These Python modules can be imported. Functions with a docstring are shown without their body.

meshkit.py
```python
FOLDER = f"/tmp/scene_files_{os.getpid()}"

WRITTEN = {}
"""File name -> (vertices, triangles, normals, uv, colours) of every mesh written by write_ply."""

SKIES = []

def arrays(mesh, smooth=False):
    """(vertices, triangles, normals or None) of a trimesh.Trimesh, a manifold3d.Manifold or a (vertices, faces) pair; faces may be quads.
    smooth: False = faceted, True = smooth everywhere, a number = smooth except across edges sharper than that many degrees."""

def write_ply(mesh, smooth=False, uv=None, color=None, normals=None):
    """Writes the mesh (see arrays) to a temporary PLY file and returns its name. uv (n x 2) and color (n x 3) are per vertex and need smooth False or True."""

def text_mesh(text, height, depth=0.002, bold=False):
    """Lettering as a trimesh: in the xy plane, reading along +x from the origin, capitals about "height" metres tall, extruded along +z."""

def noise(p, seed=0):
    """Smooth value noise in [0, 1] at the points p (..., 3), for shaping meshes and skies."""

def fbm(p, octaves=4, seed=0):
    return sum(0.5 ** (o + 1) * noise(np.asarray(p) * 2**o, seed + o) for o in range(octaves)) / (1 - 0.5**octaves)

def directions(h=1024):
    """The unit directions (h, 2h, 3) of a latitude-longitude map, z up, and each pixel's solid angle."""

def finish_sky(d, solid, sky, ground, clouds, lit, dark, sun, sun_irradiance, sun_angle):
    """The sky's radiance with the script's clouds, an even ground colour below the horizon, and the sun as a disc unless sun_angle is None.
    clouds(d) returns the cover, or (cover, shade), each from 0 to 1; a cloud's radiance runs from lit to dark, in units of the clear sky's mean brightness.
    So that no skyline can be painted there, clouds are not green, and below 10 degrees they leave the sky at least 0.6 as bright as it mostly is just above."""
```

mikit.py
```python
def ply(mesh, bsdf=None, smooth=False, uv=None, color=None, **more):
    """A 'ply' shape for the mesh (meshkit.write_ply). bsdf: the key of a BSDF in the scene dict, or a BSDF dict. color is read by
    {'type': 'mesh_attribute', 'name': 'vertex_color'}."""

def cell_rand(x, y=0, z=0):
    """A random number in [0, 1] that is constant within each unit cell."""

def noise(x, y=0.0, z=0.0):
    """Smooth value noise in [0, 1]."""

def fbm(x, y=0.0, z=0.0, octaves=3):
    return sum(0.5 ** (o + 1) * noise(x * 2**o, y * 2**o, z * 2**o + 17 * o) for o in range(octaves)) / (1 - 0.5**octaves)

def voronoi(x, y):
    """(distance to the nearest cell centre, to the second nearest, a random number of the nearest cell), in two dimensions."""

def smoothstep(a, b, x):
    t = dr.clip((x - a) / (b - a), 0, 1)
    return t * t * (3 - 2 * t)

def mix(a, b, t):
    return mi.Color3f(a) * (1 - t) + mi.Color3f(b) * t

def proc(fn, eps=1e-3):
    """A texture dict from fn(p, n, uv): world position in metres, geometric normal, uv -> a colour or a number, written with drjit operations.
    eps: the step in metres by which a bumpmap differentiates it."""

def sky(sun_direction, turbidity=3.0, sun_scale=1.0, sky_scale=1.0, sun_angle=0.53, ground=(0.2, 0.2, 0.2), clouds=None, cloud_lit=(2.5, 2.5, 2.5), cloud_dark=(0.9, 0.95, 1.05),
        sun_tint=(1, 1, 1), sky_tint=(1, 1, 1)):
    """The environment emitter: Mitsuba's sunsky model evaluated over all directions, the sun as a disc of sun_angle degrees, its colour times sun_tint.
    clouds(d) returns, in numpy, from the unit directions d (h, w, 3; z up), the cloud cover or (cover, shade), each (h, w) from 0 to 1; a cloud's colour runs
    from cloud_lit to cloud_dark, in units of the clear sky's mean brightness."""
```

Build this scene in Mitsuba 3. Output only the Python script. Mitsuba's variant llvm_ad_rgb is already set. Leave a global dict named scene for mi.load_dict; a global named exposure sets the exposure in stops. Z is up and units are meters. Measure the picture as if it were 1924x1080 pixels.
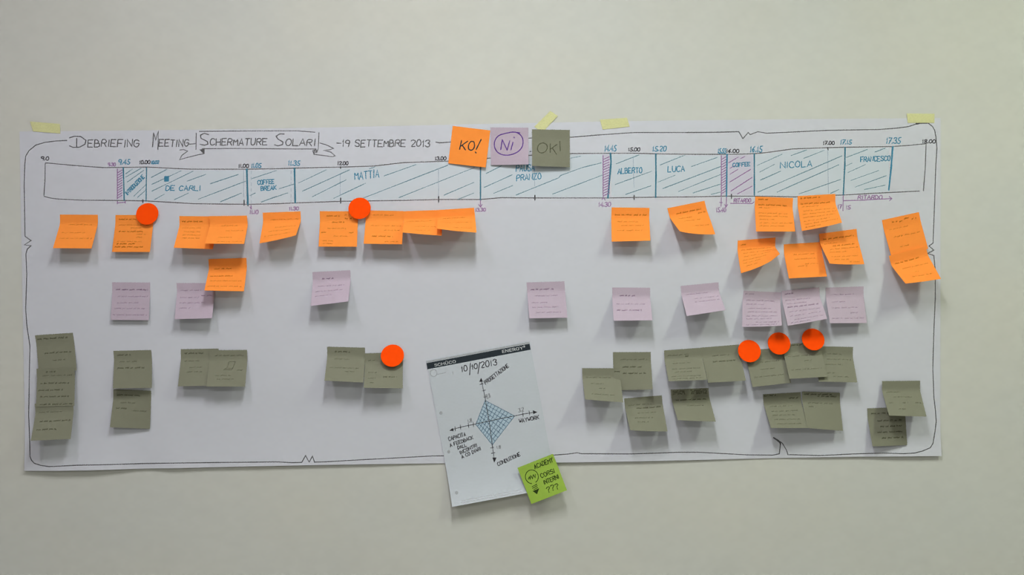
import math
import numpy as np
import trimesh
import drjit as dr
import mitsuba as mi
import mikit
import meshkit

T = mi.ScalarTransform4f
scene, labels = {}, {}

# ------------------------------------------------------------------ camera, light, exposure
EYE = 1.45                      # height of the middle of the board above the floor
exposure = 0.29
scene['camera'] = {'type': 'perspective', 'fov': 60.95, 'fov_axis': 'x', 'near_clip': 0.05,
                   'to_world': T().look_at(origin=[0, -1.75, EYE], target=[0, 0, EYE], up=[0, 0, 1])}
CEILING = 2.75
# ceiling luminaires: centre x, centre y, width, radiance (r, g, b)
LAMPS = [(-0.85, -1.10, 0.16, (20.0, 18.4, 20.4)), (-0.02, -1.10, 0.16, (56.0, 57.3, 57.5)), (1.34, -1.10, 0.12, (66.0, 71.5, 57.5)),
         (-1.20, -3.40, 0.16, (35.0, 33.4, 35.8)), (0.05, -3.40, 0.16, (50.0, 50.8, 50.0)), (1.45, -3.40, 0.16, (35.0, 37.7, 31.5))]
LAMP_L = 0.60

# ------------------------------------------------------------------ materials


def matte(name, rgb, grain=0.04, freq=900.0, rough=None):
    r, g, b = rgb

    def fn(p, n, uv):
        k = 1 + grain * (mikit.fbm(p.x * freq, p.y * freq, p.z * freq) - 0.5) * 2
        return mi.Color3f(r * k, g * k, b * k)
    scene[name] = {'type': 'twosided', 'bsdf': {'type': 'diffuse', 'reflectance': mikit.proc(fn)}}


def ink(name, rgb):
    scene[name] = {'type': 'twosided', 'bsdf': {'type': 'diffuse', 'reflectance': {'type': 'rgb', 'value': list(rgb)}}}


def wall_colour(p, n, uv):
    a = mikit.fbm(p.x * 7, p.y * 7, p.z * 7)
    b = mikit.fbm(p.x * 60, p.y * 60, p.z * 60 + 9)
    c = mikit.fbm(p.x * 5 + 40, p.y * 5, p.z * 5)
    k = 1 + 0.05 * (a - 0.5) + 0.06 * (b - 0.5)
    return mi.Color3f(0.575 * k * (1 + 0.03 * (c - 0.5)), 0.578 * k, 0.535 * k * (1 - 0.05 * (c - 0.5)))


def wall_relief(p, n, uv):
    return mikit.fbm(p.x * 160, p.y * 160, p.z * 160)


scene['wall_paint'] = {'type': 'twosided', 'bsdf': {'type': 'bumpmap', 'arbitrary': mikit.proc(wall_relief, 2e-3), 'scale': 0.00028,
                       'bsdf': {'type': 'diffuse', 'reflectance': mikit.proc(wall_colour)}}}


def paper_colour(p, n, uv):
    a = mikit.fbm(p.x * 9, p.y * 9, p.z * 9 + 3)
    b = mikit.fbm(p.x * 110, p.y * 110, p.z * 110)
    k = 1 + 0.045 * (a - 0.5) + 0.035 * (b - 0.5)
    return mi.Color3f(0.575 * k, 0.587 * k, 0.640 * k)


scene['roll_paper'] = {'type': 'twosided', 'bsdf': {'type': 'diffuse', 'reflectance': mikit.proc(paper_colour)}}
matte('copy_paper', (0.518, 0.555, 0.598), 0.02, 300)
matte('orange_paper', (0.920, 0.282, 0.052), 0.03)
matte('lilac_paper', (0.455, 0.378, 0.452), 0.05)
matte('grey_paper', (0.205, 0.207, 0.153), 0.06)
matte('green_paper', (0.305, 0.465, 0.072), 0.04)
matte('red_sticker', (0.98, 0.075, 0.004), 0.02)
matte('masking_tape', (0.620, 0.620, 0.325), 0.10, 400)
matte('ceiling_paint', (0.82, 0.82, 0.80), 0.03, 40)
matte('floor_vinyl', (0.36, 0.35, 0.33), 0.15, 30)
matte('room_paint', (0.62, 0.62, 0.60), 0.05, 30)
matte('lamp_metal', (0.70, 0.70, 0.70), 0.02, 60)
ink('black_marker', (0.105, 0.105, 0.11))
ink('black_pen', (0.035, 0.035, 0.04))
ink('blue_marker', (0.060, 0.210, 0.330))
ink('teal_marker', (0.060, 0.180, 0.255))
ink('pale_teal_marker', (0.150, 0.245, 0.300))
ink('faint_teal_marker', (0.36, 0.42, 0.50))
ink('purple_marker', (0.270, 0.150, 0.310))
ink('pale_purple_marker', (0.40, 0.31, 0.46))
ink('blue_wash', (0.552, 0.607, 0.662))
ink('purple_wash', (0.548, 0.533, 0.625))
ink('violet_pen', (0.100, 0.045, 0.230))
ink('brown_pen', (0.400, 0.125, 0.012))
ink('plum_pen', (0.205, 0.145, 0.205))
ink('olive_pen', (0.085, 0.087, 0.055))
ink('green_pen', (0.030, 0.050, 0.012))
ink('band_print', (0.030, 0.038, 0.046))
ink('white_print', (0.50, 0.52, 0.53))
ink('grey_print', (0.36, 0.38, 0.40))
ink('pale_print', (0.46, 0.48, 0.50))
ink('sky_print', (0.420, 0.530, 0.610))
ink('steel_pen', (0.065, 0.125, 0.200))

# ------------------------------------------------------------------ helpers


def add(key, mesh, bsdf, smooth=False, label=None, category=None, group=None, kind=None):
    scene[key] = mikit.ply(mesh, bsdf, smooth)
    tag(key, label, category, group, kind)


def tag(key, label=None, category=None, group=None, kind=None):
    d = {k: v for k, v in (('label', label), ('category', category), ('group', group), ('kind', kind)) if v}
    if d:
        labels[key] = d


COUNT = {}


def numbered(name):
    n = COUNT.get(name, 0)
    COUNT[name] = n + 1
    return name if n == 0 else f'{name}_{n:03d}'


def box(x0, x1, y0, y1, z0, z1):
    m = trimesh.creation.box((x1 - x0, y1 - y0, z1 - z0))
    m.apply_translation(((x0 + x1) / 2, (y0 + y1) / 2, (z0 + z1) / 2))
    return m


UNIT = 0.0010704                # metres per unit of the board's survey: u to the right, v down


def wall_xz(u, v):
    """Board survey units -> metres on the wall, x to the right and z up."""
    return (np.asarray(u, float) - 962) * UNIT, EYE + (540 - np.asarray(v, float)) * UNIT


def grid_slab(f, nx, ny, a0, a1, b0, b1, thick):
    """A sheet of paper: front and back skins of the surface f(a, b) and the rim between them."""
    a, b = np.meshgrid(np.linspace(a0, a1, nx + 1), np.linspace(b0, b1, ny + 1))
    p, n = frame(f, a.ravel(), b.ravel())
    v = np.vstack([p + n * thick / 2, p - n * thick / 2])
    w, h, k = nx + 1, ny + 1, len(p)
    i = (np.arange(ny)[:, None] * w + np.arange(nx)[None]).ravel()
    q = np.stack([i, i + w, i + w + 1, i + 1], 1)
    faces = [q, q[:, ::-1] + k]
    edge = np.concatenate([np.arange(w), np.arange(1, h) * w + nx, (h - 1) * w + np.arange(nx - 1, -1, -1), np.arange(h - 2, -1, -1) * w])
    e0, e1 = edge[:-1], edge[1:]
    faces.append(np.stack([e0, e1, e1 + k, e0 + k], 1))
    f4 = np.vstack(faces)
    return trimesh.Trimesh(v, np.vstack([f4[:, [0, 1, 2]], f4[:, [0, 2, 3]]]), process=False)


def frame(f, a, b):
    e = 2e-4
    p = f(a, b)
    da, db = f(a + e, b) - f(a - e, b), f(a, b + e) - f(a, b - e)
    n = np.cross(da, db)
    n /= np.linalg.norm(n, axis=1, keepdims=True) + 1e-20
    n *= np.where(n[:, 1:2] > 0, -1, 1)      # towards the room
    return p, n


def chaikin(p, times=2):
    for _ in range(times):
        if len(p) < 3:
            break
        q = np.empty((2 * len(p), 2))
        q[0], q[-1] = p[0], p[-1]
        q[1:-1:2] = 0.75 * p[:-1] + 0.25 * p[1:]
        q[2:-1:2] = 0.25 * p[:-1] + 0.75 * p[1:]
        p = q
    return p


def resample(p, step):
    d = np.r_[0, np.cumsum(np.linalg.norm(np.diff(p, axis=0), axis=1))]
    if d[-1] < 1e-9:
        return p[:1]
    extra = np.arange(step, d[-1], step)
    t = np.unique(np.r_[d, extra])
    return np.stack([np.interp(t, d, p[:, 0]), np.interp(t, d, p[:, 1])], 1)


def strokes_mesh(f, lines, width, lift=3.0e-4, step=0.02, to_ab=None, seed=1, wobble=0.18, fills=()):
    """Pen strokes lying on the surface f: each polyline a strip with rounded ends, its width slightly uneven. lines in the coordinates of to_ab."""
    rng = np.random.default_rng(seed)
    V, F, at = [], [], 0
    for line in lines:
        p = np.asarray(line, float)
        if to_ab is not None:
            p = np.stack(to_ab(p[:, 0], p[:, 1]), 1)
        keep = np.r_[True, np.linalg.norm(np.diff(p, axis=0), axis=1) > 1e-7]
        p = resample(p[keep], step)
        if len(p) < 2:
            continue
        t = np.diff(p, axis=0)
        t /= np.linalg.norm(t, axis=1, keepdims=True)
        w = width * 0.5
        p = np.vstack([p[0] - t[0] * w * 0.7, p, p[-1] + t[-1] * w * 0.7])
        t = np.vstack([t[:1], t[:1], t[1:] + t[:-1], t[-1:], t[-1:]])
        ln = np.linalg.norm(t, axis=1)
        t /= np.maximum(ln, 1e-6)[:, None]
        miter = np.ones(len(p))
        miter[2:-2] = np.minimum(2 / np.maximum(ln[2:-2], 0.8), 1.7)
        hw = w * miter * (1 + wobble * rng.uniform(-1, 1, len(p)))
        hw[[0, -1]] *= 0.55
        nrm = np.stack([-t[:, 1], t[:, 0]], 1)
        c = np.empty((2 * len(p), 2))
        c[0::2], c[1::2] = p + nrm * hw[:, None], p - nrm * hw[:, None]
        i = np.arange(len(p) - 1) * 2
        V.append(c)
        F.append(np.vstack([np.stack([i, i + 1, i + 3], 1), np.stack([i, i + 3, i + 2], 1)]) + at)
        at += len(c)
    for poly in fills:
        p = np.asarray(poly, float)
        if to_ab is not None:
            p = np.stack(to_ab(p[:, 0], p[:, 1]), 1)
        m = len(p)
        i = np.arange(m)
        p, tri = np.vstack([p, p.mean(0)]), np.stack([i, (i + 1) % m, i * 0 + m], 1)
        p, tri = trimesh.remesh.subdivide_to_size(np.c_[p, p[:, 0] * 0], tri, 0.006 if f is not poster_ab else 0.03)
        V.append(p[:, :2])
        F.append(tri + at)
        at += len(p)
    c, F = np.vstack(V), np.vstack(F)
    p, n = frame(f, c[:, 0], c[:, 1])
    return trimesh.Trimesh(p + n * lift, F, process=False)


GLYPHS = {
    'A': '00 26 40|12 32', 'B': '00 06|06 26 35 34 23 03|23 43 41 30 00', 'C': '45 36 16 04 02 10 30 41', 'D': '00 06|06 26 44 42 20 00',
    'E': '46 06 00 40|03 33', 'F': '46 06 00|03 33', 'G': '45 36 16 04 02 10 30 42 43 23', 'H': '00 06|40 46|03 43', 'I': '20 26', 'J': '36 31 20 10 01',
    'K': '00 06|46 02|13 40', 'L': '06 00 40', 'M': '00 06 22 46 40', 'N': '00 06 40 46', 'O': '26 16 04 02 10 30 42 44 36 26', 'P': '00 06 36 45 44 33 03',
    'Q': '26 16 04 02 10 30 42 44 36 26|22 40', 'R': '00 06 36 45 44 33 03|23 40', 'S': '45 36 16 05 04 33 42 41 30 10 01', 'T': '06 46|26 20',
    'U': '06 02 10 30 42 46', 'V': '06 20 46', 'W': '06 10 24 30 46', 'X': '06 40|00 46', 'Y': '06 23 46|23 20', 'Z': '06 46 00 40',
    '0': '26 16 04 02 10 30 42 44 36 26', '1': '14 26 20', '2': '05 16 36 45 44 00 40', '3': '05 16 36 45 34 23|23 43 41 30 10 01', '4': '30 36 02 42',
    '5': '46 16 13 33 42 41 30 10 01', '6': '36 14 02 11 20 31 32 23 12', '7': '06 46 10|13 33', '8': '23 05 16 36 45 23 02 10 30 42 23',
    '9': '44 33 13 04 05 16 36 45 44 30', '.': '10 21', '-': '03 43', '!': '26 22|20 21', '?': '05 16 36 45 44 23 22|20 21', '/': '00 46', "'": '26 25',
    'i': '20 24|25 26', ' ': '', '|': '20 26',
}
NARROW = {'I': 0.45, '1': 0.55, '.': 0.35, '!': 0.5, "'": 0.3, 'i': 0.4, ' ': 0.7, '|': 0.3}


def lettering(text, x, y, h, width, angle=0.0, seed=0, jitter=0.45, slant=0.08, heights=None):
    """Single-stroke capitals written by hand: the line starts at (x, y) on its baseline (y down), letters h tall, the whole line as long as width."""
    rng = np.random.default_rng(seed * 977 + len(text))
    adv = [NARROW.get(c, 1.0) for c in text]
    unit = width / sum(adv)
    ca, sa = math.cos(math.radians(angle)), math.sin(math.radians(angle))
    out, pen = [], 0.0
    for k, ch in enumerate(text):
        big = heights[k] if heights else 1.0
        dy = rng.uniform(-0.04, 0.04) * h
        for part in GLYPHS[ch].split('|') if GLYPHS[ch] else []:
            pts = np.array([[int(s[0]), int(s[1])] for s in part.split()], float)
            pts = pts + rng.uniform(-jitter, jitter, pts.shape) * 0.5
            if len(pts) > 4:
                pts = chaikin(pts, 2)
            gx = pen + (pts[:, 0] / 4 * 0.76 + 0.08) * unit * (adv[k] if adv[k] > 0.5 else 1.0) - (0 if adv[k] > 0.5 else 0.25 * unit)
            gy = pts[:, 1] / 6 * h * big - (big - 1) * h * 0.25 + dy
            gx = gx + slant * gy
            out.append(np.stack([x + ca * gx - sa * gy, y - (sa * gx + ca * gy)], 1))
        pen += adv[k] * unit
    return out


def scrawl(rng, x0, x1, y, h, tight=1.0):
    """Handwriting too small to read: words of up-and-down pen strokes along a line."""
    out, x = [], x0
    while x < x1 - h * 0.3:
        n = rng.integers(3, 9)
        pts, px = [], x
        for k in range(2 * n):
            pts.append((px, y - (h * rng.uniform(0.55, 1.05) if k % 2 else h * rng.uniform(-0.08, 0.25))))
            px += h * rng.uniform(0.10, 0.42) * tight
            if px > x1:
                break
        if len(pts) > 1:
            out.append(chaikin(np.array(pts), 1))
        x = px + h * rng.uniform(0.35, 0.7)
    return out


# ------------------------------------------------------------------ the room
X0, X1, Y0, T_ = -3.2, 3.4, -5.2, 0.12
add('wall_back', box(X0 - T_, X1 + T_, 0.0, T_, -0.1, CEILING + 0.1), 'wall_paint', label='off-white painted wall behind the paper timeline', kind='structure')
add('wall_left', box(X0 - T_, X0, Y0, 0.0, 0, CEILING), 'room_paint', label='painted side wall on the left', kind='structure')
add('wall_right', box(X1, X1 + T_, Y0, 0.0, 0, CEILING), 'room_paint', label='painted side wall on the right', kind='structure')
add('wall_front', box(X0 - T_, X1 + T_, Y0 - T_, Y0, -0.1, CEILING + 0.1), 'room_paint', label='painted wall opposite the paper timeline', kind='structure')
add('floor', box(X0, X1, Y0, 0.0, -0.1, 0.0), 'floor_vinyl', label='grey floor', kind='structure')
add('ceiling', box(X0, X1, Y0, 0.0, CEILING, CEILING + 0.1), 'ceiling_paint', label='white ceiling', kind='structure')


def luminaire(x, y, width, radiance, label):
    key = numbered('ceiling_light')
    tag(key, label, 'ceiling light', 'ceiling lights in front of the wall')
    w, l, z = width / 2, LAMP_L / 2, CEILING
    rim = trimesh.util.concatenate([box(x - w - .03, x - w, y - l - .03, y + l + .03, z - .045, z), box(x + w, x + w + .03, y - l - .03, y + l + .03, z - .045, z),
                                    box(x - w, x + w, y - l - .03, y - l, z - .045, z), box(x - w, x + w, y + l, y + l + .03, z - .045, z)])
    add(key + '__frame', rim, 'lamp_metal')
    v = np.array([[x - w, y - l, z - .03], [x + w, y - l, z - .03], [x + w, y + l, z - .03], [x - w, y + l, z - .03]])
    panel = trimesh.Trimesh(v, [[0, 2, 1], [0, 3, 2]], process=False)
    add(key + '__diffuser', panel, 'lamp_metal')
    scene[key + '__diffuser']['emitter'] = {'type': 'area', 'radiance': {'type': 'rgb', 'value': list(radiance)}}


for lamp, word in zip(LAMPS, [f'{a} one of the row {b}' for b in ('above the board', 'at the back of the room') for a in ('left', 'middle', 'right')]):
    luminaire(*lamp, f'long ceiling light, {word}')

# ------------------------------------------------------------------ the long sheet of roll paper
LIFT_U = [37, 60, 110, 180, 225, 260, 290, 330, 400, 480, 600, 700, 770, 835, 930, 1050, 1222, 1456, 1540, 1620, 1680, 1740, 1768]
LIFT_D = [4.0, 5.0, 8.0, 8.0, 5.5, 3.0, 3.0, 5.5, 4.5, 5.0, 4.5, 4.0, 2.2, 1.0, 1.0, 4.5, 4.0, 1.2, 3.8, 4.2, 7.5, 8.5, 8.5]


def poster_out(u, v):
    """How far the sheet stands off the wall (m): it hangs from its taped top edge and its foot lifts in waves."""
    t = np.clip((v - 770) / 100, 0, 1.1)
    wave = 0.8 * meshkit.noise(np.stack([np.asarray(u) / 140, np.asarray(v) / 220, np.asarray(u) * 0], -1), 5) * np.clip((v - 250) / 120, 0, 1)
    return (0.7 + wave + np.interp(u, LIFT_U, LIFT_D) * t * t) * 1e-3


def poster_at(u, v):
    x, z = wall_xz(u, v)
    return np.stack([x, -poster_out(u, v), z], 1)


def poster_ab(a, b):
    """a, b in metres of the survey (units / UNIT)."""
    return poster_at(a / UNIT, b / UNIT)


PC = np.array([[37, 247], [1767, 220.5], [49, 882], [1766, 856]], float)


def poster_sheet(a, b):
    s, t = a[:, None], b[:, None]
    c = (PC[0] * (1 - s) + PC[1] * s) * (1 - t) + (PC[2] * (1 - s) + PC[3] * s) * t
    c[:, 1] += (1.8 * np.sin(s * 7.0) * (1 - t) + 1.2 * np.sin(s * 11.0 + 1) * t).ravel()
    return poster_at(c[:, 0], c[:, 1])


add('poster', grid_slab(poster_sheet, 150, 60, 0.0, 1.0, 0.0, 1.0, 2e-4), 'roll_paper', True,
    'long white paper sheet with a hand-drawn meeting timeline, taped to the wall', 'poster')


def on_poster(part, lines, width, bsdf, fills=(), label=None, lift=3.0e-4, seed=1, wobble=0.15, kind=None):
    key = 'poster__' + part
    add(key, strokes_mesh(poster_ab, lines, width * UNIT, lift, 0.03, lambda u, v: (u * UNIT, v * UNIT), seed, wobble, fills), bsdf, label=label, kind=kind)


def pts(s):
    return np.array([float(x) for x in s.replace(',', ' ').split()]).reshape(-1, 2)


def quad(u0, u1, top, bottom):
    """A patch of the timeline between two of its upright lines, cut into strips along the top and bottom curves."""
    out, us = [], np.linspace(u0, u1, max(2, int((u1 - u0) / 25) + 1))
    for p, q in zip(us[:-1], us[1:]):
        out.append([(p, top(p)), (q, top(q)), (q, bottom(q)), (p, bottom(p))])
    return out


FRAME_TOP = pts('86,306 140,311 195,315 277,314 359,318 464,318 520,317 552,316 640,314 702,312 759,305.5 839,303 916,297.5 993,292 1072,288.6 1147,288 1194,288 1230,289 1304,290 1378,290 1416,288.8 1440,286.7 1488,280 1555,277.5 1586,276.7 1675,275.5 1710,273 1739,270')
FRAME_FOOT = pts('83.5,369 95,372 110,374 152,376 227,376.7 277,377.7 364,382.7 464,384 520,382.7 565,381 640,378.3 764,376.4 824,375 902,375 940,371.5 1007,372 1144,372 1232,370.4 1300,370 1365,368.5 1440,368.8 1493,370 1582,366.5 1651,362.7 1727,359')


def top_v(u):
    return np.interp(u, FRAME_TOP[:, 0], FRAME_TOP[:, 1])


def foot_v(u):
    return np.interp(u, FRAME_FOOT[:, 0], FRAME_FOOT[:, 1])


for a, b in ((234, 274), (278, 462), (468, 552), (557, 901), (905, 1132), (1149, 1230), (1234, 1354), (1419, 1584), (1588, 1670)):
    on_poster(numbered('blue_tint'), [], 1, 'blue_wash', quad(a, b, lambda u: top_v(u) + 2, lambda u: foot_v(u) - 2), 'pale blue tint of a timeline block', 1.5e-4)
for a, b in ((221, 231), (1133, 1145), (1355.5, 1364), (1367, 1416)):
    on_poster(numbered('purple_tint'), [], 1, 'purple_wash', quad(a, b, lambda u: top_v(u) + 2, lambda u: foot_v(u) - 2), 'pale purple tint of a narrow strip', 1.5e-4)

border = [pts('126,264 105,265 85,267.5 68,272.5 55,283 49,293 47,310 46,350 47,400 47.7,444 59,452 46.5,460 59,461.5 52,468 49.4,477 51,515 49,580 51,610 57,650 56,695 55.3,738 54.5,780 57.6,832 59,856 62,863 68,869 81,872.7 97,874.6 117,873.6 150,872 220,871 340,868.5 480,867 522,866.5 549,868 568,867.6 575,855 582,867 588,856 592,867 613,866.5 667,863.4 750,859.3 812,856 850,855.7 940,855.5 1040,854 1068,852 1084,849.6 1092,851.5 1183,852 1274,849 1313,849 1404,854 1451,854.6 1463.6,852 1466,832 1453,822'),
          pts('1453,822 1462,826 1456,823.5 1468,831 1470,833 1477,845 1480,854'), pts('1482,853.5 1540,855 1600,852 1660,850 1696,851 1716,849.8 1731,846 1745.6,840 1751,832 1754,818 1756.4,805.6 1758.3,791 1757,770 1754,745 1752,690 1754,620 1756.7,560 1756.7,507 1754,480 1742.5,476 1754,470 1745,462 1752.5,456.7 1755.5,380 1757.8,310 1760,279 1758,257 1756,245.5 1752,238 1744.4,232 1724,232 1707,237.8 1688,240.5 1651,243.5 1555,245 1440,250.4 1423.7,247.5 1409,253 1405.7,249 1395.5,260.6 1388,247.5 1340,248.7 1285,249 1230,249 1193,249 1133,253 1072,258 1000,259.4 930,262')]
on_poster('border_line', border, 1.6, 'black_marker', label='thin black marker border with zigzag breaks')
for line in ('1453,822 1460,825 1455,823 1464,828 1459,825 1467,831 1463,829 1466,834', '1721,232 1726,233 1722,234 1727,231.5'):
    on_poster(numbered('border_scribble'), [pts(line)], 2.2, 'black_pen')

TITLE = {'DEBRIEFING': [pts('131,259 140,256 152,256.5 162,264 160,271 150,276.5 138,277 131,274'), pts('144.5,260 144.5,276')] + lettering('EBRIEFING', 164, 276, 13.5, 99, seed=3),
         'MEETING': [pts('287,276 289,250'), pts('289,250 293,263 298,247 297,281')] + lettering('EETING', 298, 275, 12.5, 58, seed=4),
         'SCHERMATURE': [pts('392,253 384,250.5 377,254 378,260 390,266 391,271 384,273 376,271')] + lettering('CHERMATURE', 394, 273, 12.5, 109, seed=5),
         'SOLARI': [pts('534,252 526,251.5 519,256 522,261 532,267 531,272 522,274 516,272')] + lettering('OLARI', 536, 273.5, 12, 58, seed=6),
         '19 SETTEMBRE 2013': lettering('-19 SETTEMBRE 2013', 631, 275.5, 12.5, 178, seed=7) + [pts('819,267 826,268.5 850,266.7')]}
for text, strokes in TITLE.items():
    on_poster(numbered('title_word'), strokes, 1.7, 'black_marker', label=f'{text} in black marker capitals', lift=3.5e-4)
banner = [pts('369,250 368.5,281'), pts('356,271 368,270'), pts('375,247 430,246.4 500,246 560,246 592,248.5'), pts('380,279.5 440,279 560,280 594,280'), pts('599.5,249 598,280'),
          pts('338,282 345,281 353,284 342,292 338,300 356,295 374,290.6 384,288.6 384,280'), pts('601,268.6 615,273 627,279 619,281.5 608,282.4 622,286 630,293 624.6,294.5 606,292 590,290'),
          pts('590,290 588,283 594,281 596,286 590,288 591,283 595,285 598,281')]
on_poster('title_banner', banner, 1.4, 'black_marker', [[(375, 281), (384, 280), (383.5, 290)]], 'ribbon banner drawn around two words of the title')

on_poster('timeline_frame', [FRAME_TOP, FRAME_FOOT, pts('85.4,307 85,340 83,367'), pts('1739.7,270 1738,315 1734.5,358.7')], 1.5, 'black_marker', label='long narrow black-lined timeline bar')
ticks = ['269,375 269,381', '459,376 459,386', '464.5,380 466.5,387', '640.3,372 640.3,382', '824.2,369 824.2,380', '1005,367 1005,376', '1191.3,367 1191.3,375', '1374,365 1374,373', '640,313 640,316.5', '1555,277 1555.5,282']
for t in ticks:
    on_poster(numbered('hour_tick'), [pts(t)], 1.9, 'black_pen')
for s, w, m in (('232,315 234,377', 2.3, 'teal_marker'), ('275.8,315 275,378', 1.8, 'teal_marker'), ('464,318 466,384', 3.2, 'teal_marker'), ('553.5,316 555,381', 3.0, 'teal_marker'),
                ('902.8,300 902.8,376', 2.3, 'teal_marker'), ('1146.8,288 1148,305 1142,372', 3.1, 'teal_marker'), ('1232,289 1232.4,330 1231.7,371', 2.7, 'teal_marker'),
                ('1365.8,290 1364.6,369', 2.7, 'blue_marker'), ('1417,289 1417,367', 2.5, 'teal_marker'), ('1587.4,276.7 1587,310 1584,366', 2.5, 'teal_marker'),
                ('1677,275.5 1674,315 1669.4,357', 3.0, 'blue_marker')):
    on_poster(numbered('divider_line'), [pts(s)], w, m, lift=3.5e-4)
faint = ['639.5,328 639.5,368', '824,317 824,368', '1004.7,312 1004.7,350', '1189.7,297 1190,325 1191.3,352', '1555,282 1556,363', '458,318 458,370']
dash = [pts(f'{u},{v} {u},{v + 6}') for u in (472.5, 547.2) for v in range(321, 380, 11)]
for line in [[pts(s)] for s in faint] + [dash[:6], dash[6:]]:
    on_poster(numbered('pencil_guide'), line, 1.2, 'faint_teal_marker')


def zone(x, y, s, text):
    return [np.stack([x + pts(t)[:, 0] / s, y + pts(t)[:, 1] / s], 1) for t in text.split(';')]


hatch = zone(40, 220, 4.008, '788,428 838,392;787,453 905,385;800,490 925,400;848,597 945,505;877,605 938,552;980,455 1100,393;985,507 1205,405;985,558 1295,408;1005,622 1080,580;1250,483 1390,432;1155,622 1260,573;1425,502 1635,432;1335,618 1690,483;1500,638 1660,572;1733,465 1924,402;1808,640 1924,597')
hatch += zone(440, 220, 4.008, '340,540 450,505;205,640 405,570;485,497 695,397;515,558 868,398;590,600 845,472;750,612 990,498;1020,390 1060,375;1130,443 1370,358;960,615 1610,362;1240,607 1810,380;1580,588 1805,492;1685,620 1805,572;120,592 160,572')
hatch += zone(820, 200, 4.008, '375,505 490,447;360,610 570,515;430,655 575,595;600,667 920,538 935,520 1100,460 1240,425;875,660 1250,517;1010,390 1085,375')
hatch += zone(1100, 220, 5.4, '310,475 540,385;300,685 670,550;405,785 665,697;755,487 1010,385;1070,503 1335,410;735,660 910,590;785,725 1370,502;945,755 1375,580;1090,770 1370,680;1275,785 1370,760')
hatch += zone(1340, 220, 4.183, '345,380 540,292;365,432 480,372;370,495 530,425;610,303 735,258;710,325 870,262;350,590 1010,305;500,590 985,375;670,605 1000,490;920,600 985,570;1045,317 1210,255;1270,275 1350,245;1042,385 1090,362;1055,437 1195,373;1080,498 1300,420;1115,550 1360,460;1185,570 1350,535')
on_poster('hatching', hatch, 1.35, 'pale_teal_marker', label='slanted grey-blue hatching in the timeline blocks', wobble=0.3, kind='stuff')
strips = []
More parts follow.
